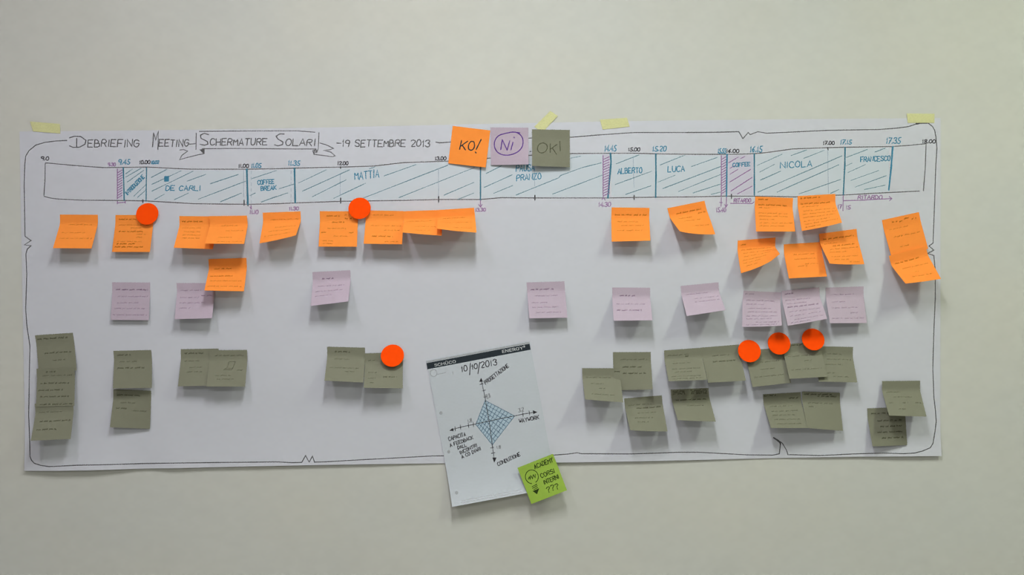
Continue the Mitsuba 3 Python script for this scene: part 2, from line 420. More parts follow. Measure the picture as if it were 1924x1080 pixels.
for u0, u1, v0, v1 in ((222, 230, 318, 374), (1134, 1145, 293, 370), (1356, 1364, 293, 366)):
    n = int((v1 - v0) / 5)
    for k in range(n):
        v = v0 + 4 + k * (v1 - v0 - 4) / n
        strips.append(np.array([(u0, v + 2.5), ((u0 + u1) / 2, v), (u1, v - 2.5)]))
    strips.append(np.array([(u0 - 1, v0 - 1), (u0 - 1, v1)]))
strips += zone(1100, 220, 5.4, '1450,465 1550,405;1575,420 1615,400;1465,580 1545,530;1462,660 1675,530;1475,750 1690,612;1540,780 1690,700;1465,520 1510,495')
strips += [pts('1355,292 1355,369'), pts('221,381 236,380'), pts('221,378 221,383'), pts('236,378 236,382')]
on_poster('purple_hatching', strips, 1.5, 'purple_marker', label='purple hatching in the narrow strips', lift=3.5e-4, kind='stuff')

for text, u, v, w, k in (('9.0', 77, 301, 16, 1), ('10.00', 262, 308, 21, 2), ('11.00', 448, 315, 20, 3), ('12.00', 634, 310, 21, 4), ('13.00', 817, 301, 22, 5), ('.', 996, 285, 3, 6), ('15.00', 1180, 284, 23, 7),
                      ('16.00', 1364, 287, 25, 8), ('17.00', 1546, 272, 22, 9), ('18.00', 1732, 269, 26, 10)):
    on_poster(numbered('hour_numeral'), lettering(text, u, v, 6.5, w, seed=k, jitter=0.4), 1.5, 'black_pen', label=f'{text} in small black numerals' if len(text) > 1 else None)
for text, u, v, w, h, k in (('9.45', 222, 309, 23, 9, 1), ('10.02', 284, 308, 15, 6, 2), ('11.05', 472, 315, 19, 8, 3), ('11.35', 541, 311, 23, 9, 4), ('14.45', 1135, 284, 23, 11, 5), ('15.20', 1225, 284, 27, 9, 6),
                         ('15.55', 1348, 288, 16, 9, 7), ('16.15', 1408, 286, 24, 11, 8), ('17.15', 1578, 271, 22, 8, 9), ('17.35', 1664, 270, 28, 11, 10)):
    on_poster(numbered('planned_time'), lettering(text, u, v, h, w, seed=k, jitter=0.4, slant=0.15), 1.6, 'blue_marker', label=f'{text} in blue marker', lift=3.5e-4)
for text, u, v, h, w, a, k in (('INTRODUZIONE', 240, 367, 7, 47, 46, 11), ('DE CARLI', 311, 358, 9, 67, 0, 12), ('COFFEE', 484, 347, 8, 32, 4, 13), ('BREAK', 490, 358, 8, 30, 3, 14), ('MATTIA', 666, 338, 14, 48, 6, 15),
                               ('PAUSA', 969, 322, 12, 36, 2, 16), ('PRANZO', 970, 340, 11, 48, 5, 17), ('ALBERTO', 1160, 327, 10, 47, 3, 18), ('LUCA', 1254, 323, 10.5, 33, 2, 19), ('COFFEE', 1376, 314, 7, 34, 4, 20),
                               ('NICOLA', 1465, 316, 11, 62, 3, 21), ('FRANCESCO', 1616, 304, 9, 57, 2, 22)):
    on_poster(numbered('block_lettering'), lettering(text, u, v, h, w, a, k), 1.7, 'blue_marker', label='blue marker capitals', lift=4e-4)
on_poster('blue_square', [], 1, 'blue_marker', [[(309, 331), (318, 330.5), (318, 341), (309, 341.5)]], 'small filled blue square', 4e-4)
for text, u, v, w, h, k in (('9.30', 203, 312, 15, 6, 1), ('11.10', 469, 402, 17, 7, 2), ('11.30', 543, 395, 19, 6, 3), ('13.30', 893, 397, 20, 6, 4), ('14.30', 1124, 388, 24, 8, 5), ('15.40', 1345, 398, 19, 8, 6),
                         ('RITARDO', 1378, 380, 33, 7, 7), ('17', 1573, 392, 9, 7, 8), ('15', 1589, 393, 9, 7, 9), ('RITARDO', 1611, 374, 47, 7, 10)):
    on_poster(numbered('delay_note'), lettering(text, u, v, h, w, seed=k + 40, jitter=0.4), 1.4, 'purple_marker', label='purple marker writing', lift=3.5e-4)
for lines in ('902.8,376 902.8,389;899,384 903,389 906,384', '472,386 472.5,393;470,389 472.5,393', '1355,371 1354.5,388;1351.5,380 1357,381', '1365,370 1364,388;1361,384 1364,389 1367,384',
              '1372,382 1413,382.5 1417,379', '1584,366 1583.5,396', '1584,377 1620,376 1675,373;1670,369 1675,373 1671,377', '1131,375 1134,371 1137,376'):
    on_poster(numbered('delay_arrow'), [pts(t) for t in lines.split(';')], 1.4, 'purple_marker', lift=3.5e-4)

# ------------------------------------------------------------------ masking tape


def flat_on_wall(c, out, bend=0.0):
    """A small sheet with corners c (top left, top right, foot left, foot right, in survey units) lying on wall and paper, out metres off the wall."""
    c = np.asarray(c, float)

    def f(a, b):
        s, t = a[:, None], b[:, None]
        q = (c[0] * (1 - s) + c[1] * s) * (1 - t) + (c[2] * (1 - s) + c[3] * s) * t
        x, z = wall_xz(q[:, 0], q[:, 1])
        return np.stack([x, -(out + bend * np.sin(a * 9) * np.sin(b * 5)), z], 1)
    return f


for c, text in (([(57, 228.5), (113, 233), (63, 247), (114, 251)], 'short strip of pale yellow tape at the upper left corner of the paper'),
                ([(1034, 208.5), (1048, 218), (1004, 238), (1018, 250)], 'slanted strip of yellow tape sticking up behind the grey OK! note'),
                ([(1127, 225), (1178, 221.5), (1132, 243.5), (1183, 238)], 'strip of yellow tape on the paper top edge right of the OK! note'),
                ([(1703, 213.5), (1755, 214), (1705, 231), (1755, 231)], 'pale yellow tape strip at the upper right corner of the paper')):
    key = numbered('tape_strip')
    add(key, grid_slab(flat_on_wall(c, 1.6e-3, 2e-4), 12, 6, 0, 1, 0, 1, 1.5e-4), 'masking_tape', True, text, 'tape', 'tape strips along the top of the paper')

# ------------------------------------------------------------------ sheets that hang from a glued top edge and curl forward
GLUE, RAMP = 0.18, 0.14


class Curl:
    """A sheet w x h (m), its top edge centred at (x, z) from the board's middle (m), turned by rot degrees, standing base off the wall; its foot
    stands rl, rr (left, right) further out; skew shifts the foot sideways."""

    def __init__(self, x, z, rot, rl, rr, skew=0.0, base=0.0, w=0.076, h=0.076, glue=GLUE, ramp=RAMP, power=1.0):
        self.__dict__.update(x=x, z=z, c=math.cos(math.radians(rot)), s=math.sin(math.radians(rot)), skew=skew, base=base, w=w, h=h)
        self.t = np.linspace(0, 1.04, 105)
        k = np.clip((self.t - glue) / ramp, 0, 1.1) ** power if power > 1 else np.clip((self.t - glue) / ramp, 0, 1)
        self.rise = np.linspace(min(rl, rr) - 0.012, max(rl, rr) + 0.012, 9)
        self.rl, self.rr = rl, rr
        D, O = [], []
        for r in self.rise:
            lo, hi = -1.45, 1.45
            for _ in range(45):
                m = (lo + hi) / 2
                full = np.interp(1.0, self.t, np.cumsum(np.r_[0, np.sin(m * (k[1:] + k[:-1]) / 2) * np.diff(self.t)])) * h
                lo, hi = (m, hi) if full < r else (lo, m)
            D.append(np.cumsum(np.r_[0, np.cos(m * (k[1:] + k[:-1]) / 2) * np.diff(self.t)]) * h)
            O.append(np.cumsum(np.r_[0, np.sin(m * (k[1:] + k[:-1]) / 2) * np.diff(self.t)]) * h)
        self.D, self.O = np.array(D), np.array(O)

    def table(self, tab, r, t):
        i = np.clip((r - self.rise[0]) / (self.rise[1] - self.rise[0]), 0, len(self.rise) - 1.001)
        j = np.clip(t / self.t[1], 0, len(self.t) - 1.001)
        i0, j0 = i.astype(int), j.astype(int)
        fi, fj = i - i0, j - j0
        return (tab[i0, j0] * (1 - fi) + tab[i0 + 1, j0] * fi) * (1 - fj) + (tab[i0, j0 + 1] * (1 - fi) + tab[i0 + 1, j0 + 1] * fi) * fj

    def __call__(self, a, b):
        """a across from -w/2 to w/2, b down from 0 to h."""
        s, t = a / self.w + 0.5, b / self.h
        r = self.rl + (self.rr - self.rl) * s
        down, out = self.table(self.D, r, t), self.table(self.O, r, t)
        gap = (self.rr - self.rl) * np.clip(t, 0, 1)
        xx = a * np.sqrt(np.maximum(1 - (gap / self.w) ** 2, 0.3)) + self.skew * t
        return np.stack([self.x + self.c * xx + self.s * down, -(self.base + out), EYE + self.z + self.s * xx - self.c * down], 1)


PAPERS = {'O': ('orange_paper', 'brown_pen', 'orange sticky notes on the timeline paper'), 'P': ('lilac_paper', 'plum_pen', 'lilac sticky notes on the timeline paper'),
          'G': ('grey_paper', 'olive_pen', 'grey sticky notes on the timeline paper')}


def board_stand_off(x, z):
    return float(poster_out(np.array([x / UNIT + 962]), np.array([540 - z / UNIT]))[0])


def note(code, kind, x, z, rot, rl, rr, skew, base, lines, label, extra=None, pen=None):
    paper, writing, group = PAPERS[kind]
    key = numbered('sticky_note')
    sheet = Curl(x / 1000, z / 1000, rot, rl / 1000, rr / 1000, skew / 1000, base / 1000 + board_stand_off(x / 1000, z / 1000) + 0.6e-3)
    add(key, grid_slab(sheet, 14, 26, -0.038, 0.038, 0, 0.076, 1.4e-4), paper, True, label, 'sticky note', group)
    rng = np.random.default_rng(sum(ord(c) * 31 ** i for i, c in enumerate(code)) % 99991)
    if lines:
        thin, thick = [], []
        for row in lines.split(';'):
            v, u0, u1, w = (float(q) for q in row.split())
            got = scrawl(rng, (u0 - 0.5) * 0.076, (u1 - 0.5) * 0.076, v * 0.076 + 0.0012, 0.0030 + 0.0004 * w, 0.8 if w > 1.9 else 1.0)
            (thick if w > 1.9 else thin).extend(got)
        meshes = [strokes_mesh(sheet, g, wd, 2.6e-4, 0.004, None, 3) for g, wd in ((thin, 0.00050), (thick, 0.00085)) if g]
        add(key + '__handwriting', trimesh.util.concatenate(meshes), writing, kind='stuff')
    if extra:
        for part, polylines, width, bsdf, text in extra:
            add(f'{key}__{part}', strokes_mesh(sheet, polylines, width, 2.6e-4, 0.004, None, 7), bsdf, label=text)
    return sheet


def mm(strokes, angle=0.0):
    """Strokes given in units of a note's own face (0-71 across and down) -> metres on the note."""
    return [np.stack([(s[:, 0] - 35.5) * UNIT, s[:, 1] * UNIT], 1) for s in map(np.asarray, strokes)]



def face_text(text, x, y, h, width, seed, **more):
    return mm(lettering(text, x, y, h, width, seed=seed, **more))


# the three key notes at the head of the board
note('KO', 'O', -81.4, 320.0, -7.0, 1.5, 6.0, 0.3, 0.6, '', 'orange sticky note lettered KO! in black marker',
     [('lettering', face_text('KO', 17, 42, 17, 30, 2, jitter=0.2) + mm([pts('56,19 49,39'), pts('48,44 50,46')]), 0.0021, 'black_pen', 'KO! in black marker')])
note('NI', 'P', -5.3, 321.3, -0.3, 1.5, 9.0, 1.0, 0.6, '', 'lilac sticky note lettered Ni inside a drawn oval',
     [('lettering', mm([pts('19,42 22,23'), pts('22,23 31,43'), pts('31,43 36,25'), pts('42,28 38,43'), pts('44,18 44.8,19.5'),
                        chaikin(pts('55,10 42,8 28,11 14,15 7,26 7,38 13,48 25,53 40,52 54,45 61,34 61,20 54,11 44,8 38,9'), 3)]), 0.0019, 'violet_pen', 'Ni inside an oval in violet pen')])
note('OK', 'G', 78.2, 317.0, -1.0, 11.0, 6.0, 1.0, 0.6, '', 'grey sticky note lettered OK! beside the lilac Ni note',
     [('lettering', mm([chaikin(pts('22,25 14,27 10,34 11,42 17,46 25,43 29,36 28,28 20,25'), 2), pts('34,27 34,44'), pts('47,28 35,37'), pts('38,35 46,47'), pts('52,22 53,40')]), 0.0017, 'olive_pen', 'OK! in dark pen')])

# orange row
note('O1', 'O', -870.5, 146.3, -0.3, 28.4, 27.9, 1.3, 0, '.27 .25 .85 1;.52 .12 .75 1;.70 .1 .95 1', 'leftmost orange sticky note, three faint lines, under the empty start of the timeline')
note('O2', 'O', -758.5, 145.5, -0.3, 12, 13, -1.3, 0, '.12 .1 .55 2;.27 .1 .9 1;.35 .42 .7 1;.45 .12 .75 2;.52 .6 .85 1;.60 .6 .75 1;.72 .1 .75 1;.79 .1 .62 3;.87 .06 .85 2',
     'densely written orange sticky note under the leftmost red dot')
note('O3', 'O', -630.4, 143.1, -0.5, 34, 31, 2.4, 0, '.15 .07 .62 2;.33 .1 .62 1.5;.46 .15 .62 1.5;.57 .15 .62 1.5;.67 .15 .6 1', 'orange sticky note tucked under the left edge of its right neighbour, above a lilac note')
note('O4', 'O', -569.2, 143.4, 0.8, 43, 41.5, 6.3, 5, '.27 .3 .75 1;.47 .45 .9 1;.75 .3 .65 1;.92 .3 .95 1', 'orange sticky note overlapping its left neighbour, above a lone second-row orange note')
note('O5', 'O', -463.1, 151.6, 2.0, 36, 48, 1.5, 0, '.2 .2 .95 1.5;.48 .35 .95 1;.62 .2 .8 1;.78 .1 .8 1', 'single orange sticky note with rounded curling lower right corner, below the COFFEE BREAK block')
note('O7', 'O', -348.4, 153.2, -0.2, 21, 21, 2.7, 0, '.13 .18 .52 2;.1 .66 .78 1;.2 .66 .85 2;.3 .33 .65 2;.48 .2 .7 1;.6 .05 .2 2;.6 .78 .95 2.5;.7 .38 .75 1;.84 .1 .38 1.5;.92 .1 .38 1',
     'orange sticky note with scattered words, left of the red dot touching the timeline bar')
note('O8', 'O', -256.0, 154.1, -1.0, 29, 29.5, 2.2, 1.2, '.12 .2 .8 1.5;.43 .15 .95 1.5;.57 .5 .95 1;.77 .2 .75 2.5;.93 .55 .9 1', 'orange sticky note right of the red dot touching the timeline bar, first of three overlapping')
note('O9', 'O', -181.1, 154.3, 2.1, 51.2, 45.3, 4.1, 1.8, '.3 .1 .75 1;.6 .3 .85 1;.8 .3 .7 1', 'orange sticky note lifted strongly forward, middle of three overlapping notes')
note('O10', 'O', -114.1, 157.5, 3.7, 53.5, 46.5, 3.7, 3.5, '.25 .15 .75 1;.5 .15 .9 1.5;.8 .4 .9 1', 'orange sticky note lifted forward, right end of the row below the KO! note')
note('O11', 'O', 238.3, 160.4, -0.6, 25.8, 30.5, -2.3, 0, '.2 .1 .95 2.5;.4 .15 .75 1.5;.52 .25 .85 1;.67 .15 .8 1.2', 'square upright orange sticky note with bold first line, below the ALBERTO block'.replace('ALBERTO', '15.00'))
note('O12', 'O', 349.4, 166.7, 11.4, 47.6, 24.2, 4.0, 0, '.2 .2 .9 2;.3 .75 .95 2;.38 .2 .55 1;.5 .3 .75 1;.7 .5 .95 1.2', 'tilted orange sticky note curling up at lower left, alone left of the purple 15.40')
note('O13', 'O', 526.8, 181.3, -2.4, 21.7, 27.3, -1.6, 0, '.08 .08 .35 2;.22 .1 .85 2.2;.3 .1 .4 1;.46 .1 .85 1.5;.55 .1 .85 1.2;.65 .1 .5 1;.75 .1 .97 1.5;.84 .1 .75 1.2',
     'orange sticky note full of writing, left of two hung from the NICOLA block'.replace('the NICOLA block', 'the timeline bar at right'))
note('O14', 'O', 611.8, 185.8, 3.3, 22.6, 39.9, -4.3, 0, '.07 .08 .6 2;.22 .08 .85 2;.3 .1 .55 1;.43 .12 .95 1.5;.53 .1 .97 1.5;.63 .1 .9 1.2;.74 .1 .75 1.2;.83 .1 .95 1.2;.92 .1 .5 1',
     'orange sticky note full of writing with lifted right corner, beside the purple 17 15')
# lower orange notes
note('O6', 'O', -571.4, 58.2, 1.9, 37, 31, 2.7, 2, '.28 .15 .6 2;.52 .08 .65 2;.68 .1 .9 1.5;.86 .05 .95 1.5', 'orange sticky note overlapping the upper right corner of a lilac note')
note('O15', 'O', 491.6, 97.4, 4.7, 33, 56, -9.5, 0, '.13 .08 .22 2;.27 .1 .9 1.5;.38 .15 .98 1.5;.5 .15 .98 1.5;.62 .1 .7 1.2;.72 .1 .55 1;.83 .15 .45 1', 'small-looking orange sticky note with twisted diagonal foot, left of the lower orange group')
note('O16', 'O', 584.1, 89.1, 3.6, 28.3, 26.7, -3.1, 0, '.3 .25 .8 1.2;.44 .25 .8 1.5;.6 .5 .85 1.5;.66 .3 .55 1', 'sparsely written orange sticky note overlapped on its right by another orange note')
note('O17', 'O', 652.9, 112.5, 7.6, 39, 22, -1.7, 4, '.17 .1 .9 2;.3 .1 .45 1.5;.4 .3 .9 2;.5 .2 .95 1.8;.6 .15 .6 1;.75 .15 .9 1.5;.85 .2 .6 1.2;.93 .6 .9 1.5', 'tilted orange sticky note lying over the right edge of a sparser orange note')
note('O18', 'O', 780.4, 143.4, 12.3, 11, 9, -1.7, 0, '.12 .25 .4 3.5;.14 .45 .55 3.5;.1 .58 .72 3.5;.14 .78 .9 3.5;.3 .15 .65 1.5;.52 .2 .9 1.5;.8 .3 .55 1.5', 'upper note of the far right orange pair, dark word along its top')
note('O19', 'O', 787.9, 72.6, 14.8, 43.3, 31.3, -1.6, 14, '.25 .1 .75 2;.47 .2 .9 1.5;.65 .45 .55 1.2;.8 .3 .85 1.8', 'lower note of the far right orange pair, curling out over the border line')

# lilac row
note('P1', 'P', -765.3, 10.3, -0.4, 8.5, 8, 1.4, 0, '.2 .1 .95 2;.38 .15 .95 1.8;.55 .15 .7 1.8;.7 .08 .9 1.5;.87 .05 .95 1.8', 'leftmost lilac sticky note, flat and densely written')
note('P2', 'P', -636.1, 9.1, 0.1, 21.3, 26, 4.0, 0, '.2 .1 .65 1.5;.4 .1 .6 1.2;.35 .65 .95 1.5;.55 .1 .75 1.8;.7 .1 .4 1.8', 'lilac sticky note partly covered by an orange note')
note('P3', 'P', -363.1, 32.9, 2.9, 30.6, 37.7, 0.2, 0, '.2 .25 .55 2;.42 .15 .85 1.5;.58 .1 .85 1.5;.72 .1 .55 1.5', 'lilac sticky note standing highest in its row, below an orange note')
note('P4', 'P', 67.3, 11.3, 1.7, 22.5, 20.2, 2.7, 0, '.2 .1 .7 2;.38 .2 .8 1.5;.57 .1 .5 1.5;.7 .1 .8 1.2;.85 .2 .85 1.8', 'lilac sticky note alone above the pinned chart sheet')
note('P5', 'P', 239.7, -0.2, -0.5, 33.3, 35.4, -0.7, 0, '.22 .2 .65 2;.48 .1 .85 1.8;.68 .1 .75 2', 'lilac sticky note with three short lines, above a pair of overlapping grey notes')
note('P6', 'P', 376.9, 6.8, 5.6, 41.1, 45.1, -2.0, 0, '.25 .1 .7 1.5;.42 .3 .95 1.2;.55 .3 .95 1.5', 'tilted lilac sticky note with blank lower half, left of the three lilac notes')
note('P7', 'P', 503.4, -8.1, -2.5, 21.0, 33.0, -5.8, 0, '.08 .05 .3 1.5;.25 .1 .85 1.8;.36 .1 .6 1.5;.48 .15 .75 1.5;.58 .15 .9 1.2;.7 .1 .9 1.2;.78 .1 .75 1;.88 .35 .95 1.2;.95 .1 .9 1.2',
     'lilac sticky note crowded with writing, left one of the three at right')
note('P8', 'P', 579.0, -3.2, 5.5, 28.2, 38.4, -3.5, 2, '.1 .08 .3 2;.27 .08 .75 1.5;.38 .1 .65 1.5;.48 .1 .9 2;.62 .1 .95 1.5;.74 .1 .9 1.5;.86 .2 .95 1.2;.94 .1 .6 1', 'tilted lilac sticky note crowded with writing, middle one of the three at right')
note('P9', 'P', 668.6, 1.1, 2.0, 24.8, 18.7, -3.5, 0, '.2 .15 .75 1.5;.4 .15 .5 1.5;.57 .1 .8 1.5;.72 .6 .8 1.5;.87 .08 .95 1.5', 'lightly written lilac sticky note, rightmost of the lilac row')

# grey notes
note('G1', 'G', -920.5, -93.4, 3.8, 8, 8, 7, 0, '.12 .05 .85 3;.5 .2 .9 2;.7 .4 .75 1.5', 'top grey sticky note of the hanging chain of three at the left border')
note('G2', 'G', -912.8, -161.1, 1.6, 9, 9, 2, 8.5, '.1 .25 .5 2;.2 .15 .95 1.5;.4 .1 .85 2;.58 .05 .7 2.5;.75 .1 .85 2;.95 .1 .95 2', 'middle grey sticky note of the hanging chain of three at the left border')
note('G3', 'G', -912.0, -228.7, 3.4, 27, 23, 3.0, 16.5, '.25 .1 .75 1.5;.5 .15 .95 2;.72 .1 .6 2', 'bottom grey sticky note of the hanging chain of three, foot swung outward')
note('G4', 'G', -763.0, -126.4, 1.4, 16, 12, 4.5, 0, '.12 .1 .45 2.5;.3 .15 .65 1.5;.47 .1 .85 2', 'upper of two grey sticky notes stacked below the leftmost lilac note')
note('G5', 'G', -762.9, -205.7, -2.3, 15, 4, 2.5, 0, '.15 .1 .7 2;.35 .2 .6 1.5;.5 .1 .4 2;.55 .55 .9 1.5', 'lower of two grey sticky notes stacked below the leftmost lilac note')
note('G6', 'G', -627.7, -123.3, 0.9, 20.4, 20.9, 1.1, 0, '.12 .1 .6 2;.08 .75 .95 2;.32 .1 .5 1.5;.5 .25 .6 1.5;.62 .2 .6 1.5', 'grey sticky note under the left half of the pair below the covered lilac note')
note('G7', 'G', -569.9, -125.5, 0.5, 25.9, 23.8, 2.9, 2.4, '.15 .15 .95 1.5;.7 .2 .6 1.5;.8 .25 .7 1.5;.55 .75 .9 1', 'grey sticky note with a small sketch, lying over its left neighbour',
     [('sketch', mm([pts('37,22 49,22'), pts('49,22 45,36'), pts('35,33 37,22'), pts('28,38 35,33'), pts('28,38 44,38'), pts('44,38 49,22'), pts('31,36 45,35')]), 0.0008, 'olive_pen', 'small sketch of an opened box')])
note('G8', 'G', -333.5, -119.8, -1.5, 35, 32, 3.9, 0, '.13 .2 .6 2;.33 .2 .6 1.5;.6 .1 .85 1.5;.7 .5 .75 1', 'grey sticky note left of the one with a red dot, mid board')
note('G9', 'G', -258.4, -131.0, 1.7, 34.1, 27.0, 2.7, 2.5, '.2 .1 .3 1;.55 .1 .35 1.5;.72 .1 .3 1.5;.68 .5 .85 2;.85 .15 .3 1.5', 'grey sticky note with a red dot on its corner, left of the chart sheet')
note('G11', 'G', 240.8, -129.7, 0.2, 6, 20, 1.0, 0, '.2 .2 .9 1.2;.4 .25 .75 2;.57 .25 .85 2.2;.52 .02 .2 2', 'grey sticky note tucked behind a lower grey note, below the three-line lilac note')
note('G10', 'G', 178.8, -162.0, -0.2, 43.1, 36, 2.3, 2, '.25 .1 .75 1;.45 .2 .55 1.5;.6 .4 .6 1;.8 .2 .8 1.2', 'grey sticky note nearest the chart sheet on its right, overlapping a higher grey note')
note('G12', 'G', 263.1, -219.8, 4.6, 43.2, 30.1, 1.3, 0, '.2 .1 .7 1.5;.3 .3 .95 2;.45 .3 .8 1.2;.6 .2 .7 1.2;.73 .25 .55 1.5', 'tilted grey sticky note lowest right of the chart sheet, left of a dark-headed one')
note('G13', 'G', 343.1, -123.5, 4.2, 43, 40, -2.6, 2.4, '.15 .1 .65 1.5;.2 .55 .65 2;.4 .2 .7 1.2;.6 .15 .9 1.5;.7 .2 .7 1.2;.85 .1 .9 1.5;.93 .1 .9 1.5', 'grey sticky note with a symbol and dense lines, overlapping a nearly blank grey note')
note('G14', 'G', 418.3, -117.6, 4.7, 30, 25.5, 1.4, 0, '.25 .25 .7 1.2;.42 .25 .85 2', 'nearly blank grey sticky note under the left of the three close red dots')
note('G15', 'G', 356.8, -203.3, 2.4, 45, 38, 3.4, 0, '.06 .05 .38 4;.1 .05 .36 4;.14 .05 .38 4;.06 .52 .95 4;.1 .54 .96 4;.14 .52 .95 4;.3 .1 .9 2;.5 .35 .8 1.5', 'grey sticky note with dark scribbled head, blank below')
note('G16', 'G', 507.4, -123.6, 5.3, 25.0, 28.7, 0.2, 0, '.35 .35 .85 1.5;.55 .3 .7 1.5;.75 .1 .9 1.5', 'grey sticky note between the left and middle of the three close red dots')
note('G18', 'G', 647.5, -118.7, -1.1, 29.7, 29.6, -2.1, 0, '.2 .3 .7 1.2;.35 .3 .95 1.5;.5 .25 .7 1.5;.75 .25 .5 1.2;.85 .4 .8 1.5', 'grey sticky note right of the three close red dots, behind its left neighbour')
note('G17', 'G', 582.2, -111.0, 4.6, 33.4, 29.5, -3.7, 3.2, '.05 .2 .5 2;.35 .1 .75 1.5;.5 .5 .7 1.2;.75 .1 .9 1.8', 'grey sticky note in front of its two neighbours, under the rightmost red dot')
note('G19', 'G', 542.2, -212.4, 3.2, 38.6, 31.0, 1.0, 0, '.05 .02 .35 3;.15 .68 .92 3;.35 .15 .75 1.5;.5 .15 .85 1.2;.62 .15 .75 1.2;.75 .15 .85 1.5;.88 .2 .85 1.8', 'left grey sticky note of the low pair above the scribbled spike in the border')
note('G20', 'G', 620.1, -209.9, -1.9, 29, 17, 2.5, 2.4, '.07 .05 .8 3;.12 .4 .95 3;.3 .15 .8 1.5;.4 .15 .35 1.2', 'right grey sticky note of the low pair above the scribbled spike in the border')
note('G22', 'G', 751.6, -241.2, 2.4, 18.5, 5, -0.5, 0, '.15 .1 .85 3;.35 .25 .9 3;.5 .3 .9 2.5;.65 .2 .9 3.5;.8 .3 .9 3', 'darkest grey sticky note, shaded under another at the lower right corner of the board')
note('G21', 'G', 779.1, -186.9, 0.6, 36, 31, -2.6, 6, '.3 .1 .5 1.2;.45 .25 .75 1.8;.62 .1 .2 1.5;.62 .45 .6 1.8;.62 .8 .95 1.8;.8 .3 .5 1', 'pale grey sticky note hanging over a dark one at the lower right corner')

# ------------------------------------------------------------------ red dots


def red_dot(u, v, r, base, rise, label):
    x, z = wall_xz(u, v)
    f = Curl(float(x), float(z) - EYE + r * UNIT, 0, rise / 1000, rise / 1000, 0, base / 1000, 2 * r * UNIT, 2 * r * UNIT, 0.0, 0.01)
    rings, n = 4, 40
    ang = np.linspace(0, 2 * np.pi, n, endpoint=False)
    R = r * UNIT
    a = np.r_[0, np.concatenate([R * k / rings * np.cos(ang) for k in range(1, rings + 1)])]
    b = R + np.r_[0, np.concatenate([R * k / rings * np.sin(ang) for k in range(1, rings + 1)])]
    p, nn = frame(f, a, b)
    i, j = np.arange(n), (np.arange(n) + 1) % n
    F = [np.stack([i * 0, 1 + i, 1 + j], 1)]
    for k in range(rings - 1):
        o, q = 1 + k * n, 1 + (k + 1) * n
        F += [np.stack([o + i, q + i, q + j], 1), np.stack([o + i, q + j, o + j], 1)]
    F = np.vstack(F)
    m, e = len(p), 1 + (rings - 1) * n
    rim = np.vstack([np.stack([e + i, e + j, e + j + m], 1), np.stack([e + i, e + j + m, e + i + m], 1)])
    add(numbered('dot_sticker'), trimesh.Trimesh(np.vstack([p, p - nn * 2e-4]), np.vstack([F, F[:, ::-1] + m, rim]), process=False), 'red_sticker', 30, label, 'sticker', 'round red dot stickers')


red_dot(279, 402.5, 20.8, 2.2, 8, 'leftmost red dot sticker, on the corner of a densely written orange note')
red_dot(676.8, 392.3, 20.8, 3.0, 9, 'red dot sticker touching the timeline bar between two orange notes')
red_dot(738.9, 668.3, 21.5, 5.0, 16, 'red dot sticker left of the chart sheet, on a grey note')
red_dot(1405.5, 659.6, 21.2, 3.5, 13, 'red dot sticker, lowest and leftmost of the three close together')
red_dot(1461.3, 645.1, 21.0, 4.0, 10, 'red dot sticker in the middle of the three close together')
red_dot(1524.2, 637.9, 21.0, 4.5, 14, 'red dot sticker, highest and rightmost of the three close together')

# ------------------------------------------------------------------ the pinned chart sheet
SW, SH = 0.2112, 0.2965
chart = Curl(-0.0685, -0.1270, 10.5, 0.021, 0.017, 0.0, 0.0028, SW, SH, 0.40, 0.60, 2.6)
add('chart_sheet', grid_slab(chart, 24, 40, -SW / 2, SW / 2, 0, SH, 2e-4), 'copy_paper', True,
    'tilted white printed sheet with a hand-drawn four-axis chart, hanging over the paper foot', 'sheet of paper')
CR, SR = math.cos(math.radians(10.5)), math.sin(math.radians(10.5))


def on_chart(u, v):
    """Board survey units -> the sheet's own a (across) and b (down), in metres; the sheet's forward hang stretches the lower part a little."""
    x, z = (np.asarray(u, float) - 898) * UNIT, (np.asarray(v, float) - 658.8) * UNIT
    return x * CR - z * SR, (x * SR + z * CR) * 1.0


def chart_part(part, lines, width, bsdf, fills=(), label=None, lift=2.8e-4):
    add('chart_sheet__' + part, strokes_mesh(chart, lines, width * UNIT, lift, 0.006, on_chart, 5, 0.15, fills), bsdf, label=label)


n_ = 14
up, dn = (np.linspace(p, q, n_) for p, q in ((pts('801.5,682')[0], pts('995,645.6')[0]), (pts('803.5,693.5')[0], pts('997,656.7')[0])))
chart_part('header_band', [], 1, 'band_print', [[up[k], up[k + 1], dn[k + 1], dn[k]] for k in range(n_ - 1)], 'dark printed band along the sheet top', 2.0e-4)


def print_text(text, u, v, height, width, angle):
    """Printed capitals as flat letter shapes: thin outlines of the staged font, stretched to the width."""
    m = meshkit.text_mesh(text, 1.0, 0.01, True)
    vv, ff = np.array(m.vertices), np.array(m.faces)
    ff = ff[np.abs(vv[ff][:, :, 2] - vv[:, 2].max()).max(1) < 1e-6]
    k = width / (vv[:, 0].max() - vv[:, 0].min())
    a = math.radians(angle)
    gx, gy = (vv[:, 0] - vv[:, 0].min()) * k, vv[:, 1] * height
    uu, v2 = u + gx * math.cos(a) - gy * math.sin(a), v - gx * math.sin(a) - gy * math.cos(a)
    A, B = on_chart(uu, v2)
    p, nrm = frame(chart, A, B)
    return trimesh.Trimesh(p + nrm * 3.6e-4, ff, process=False)


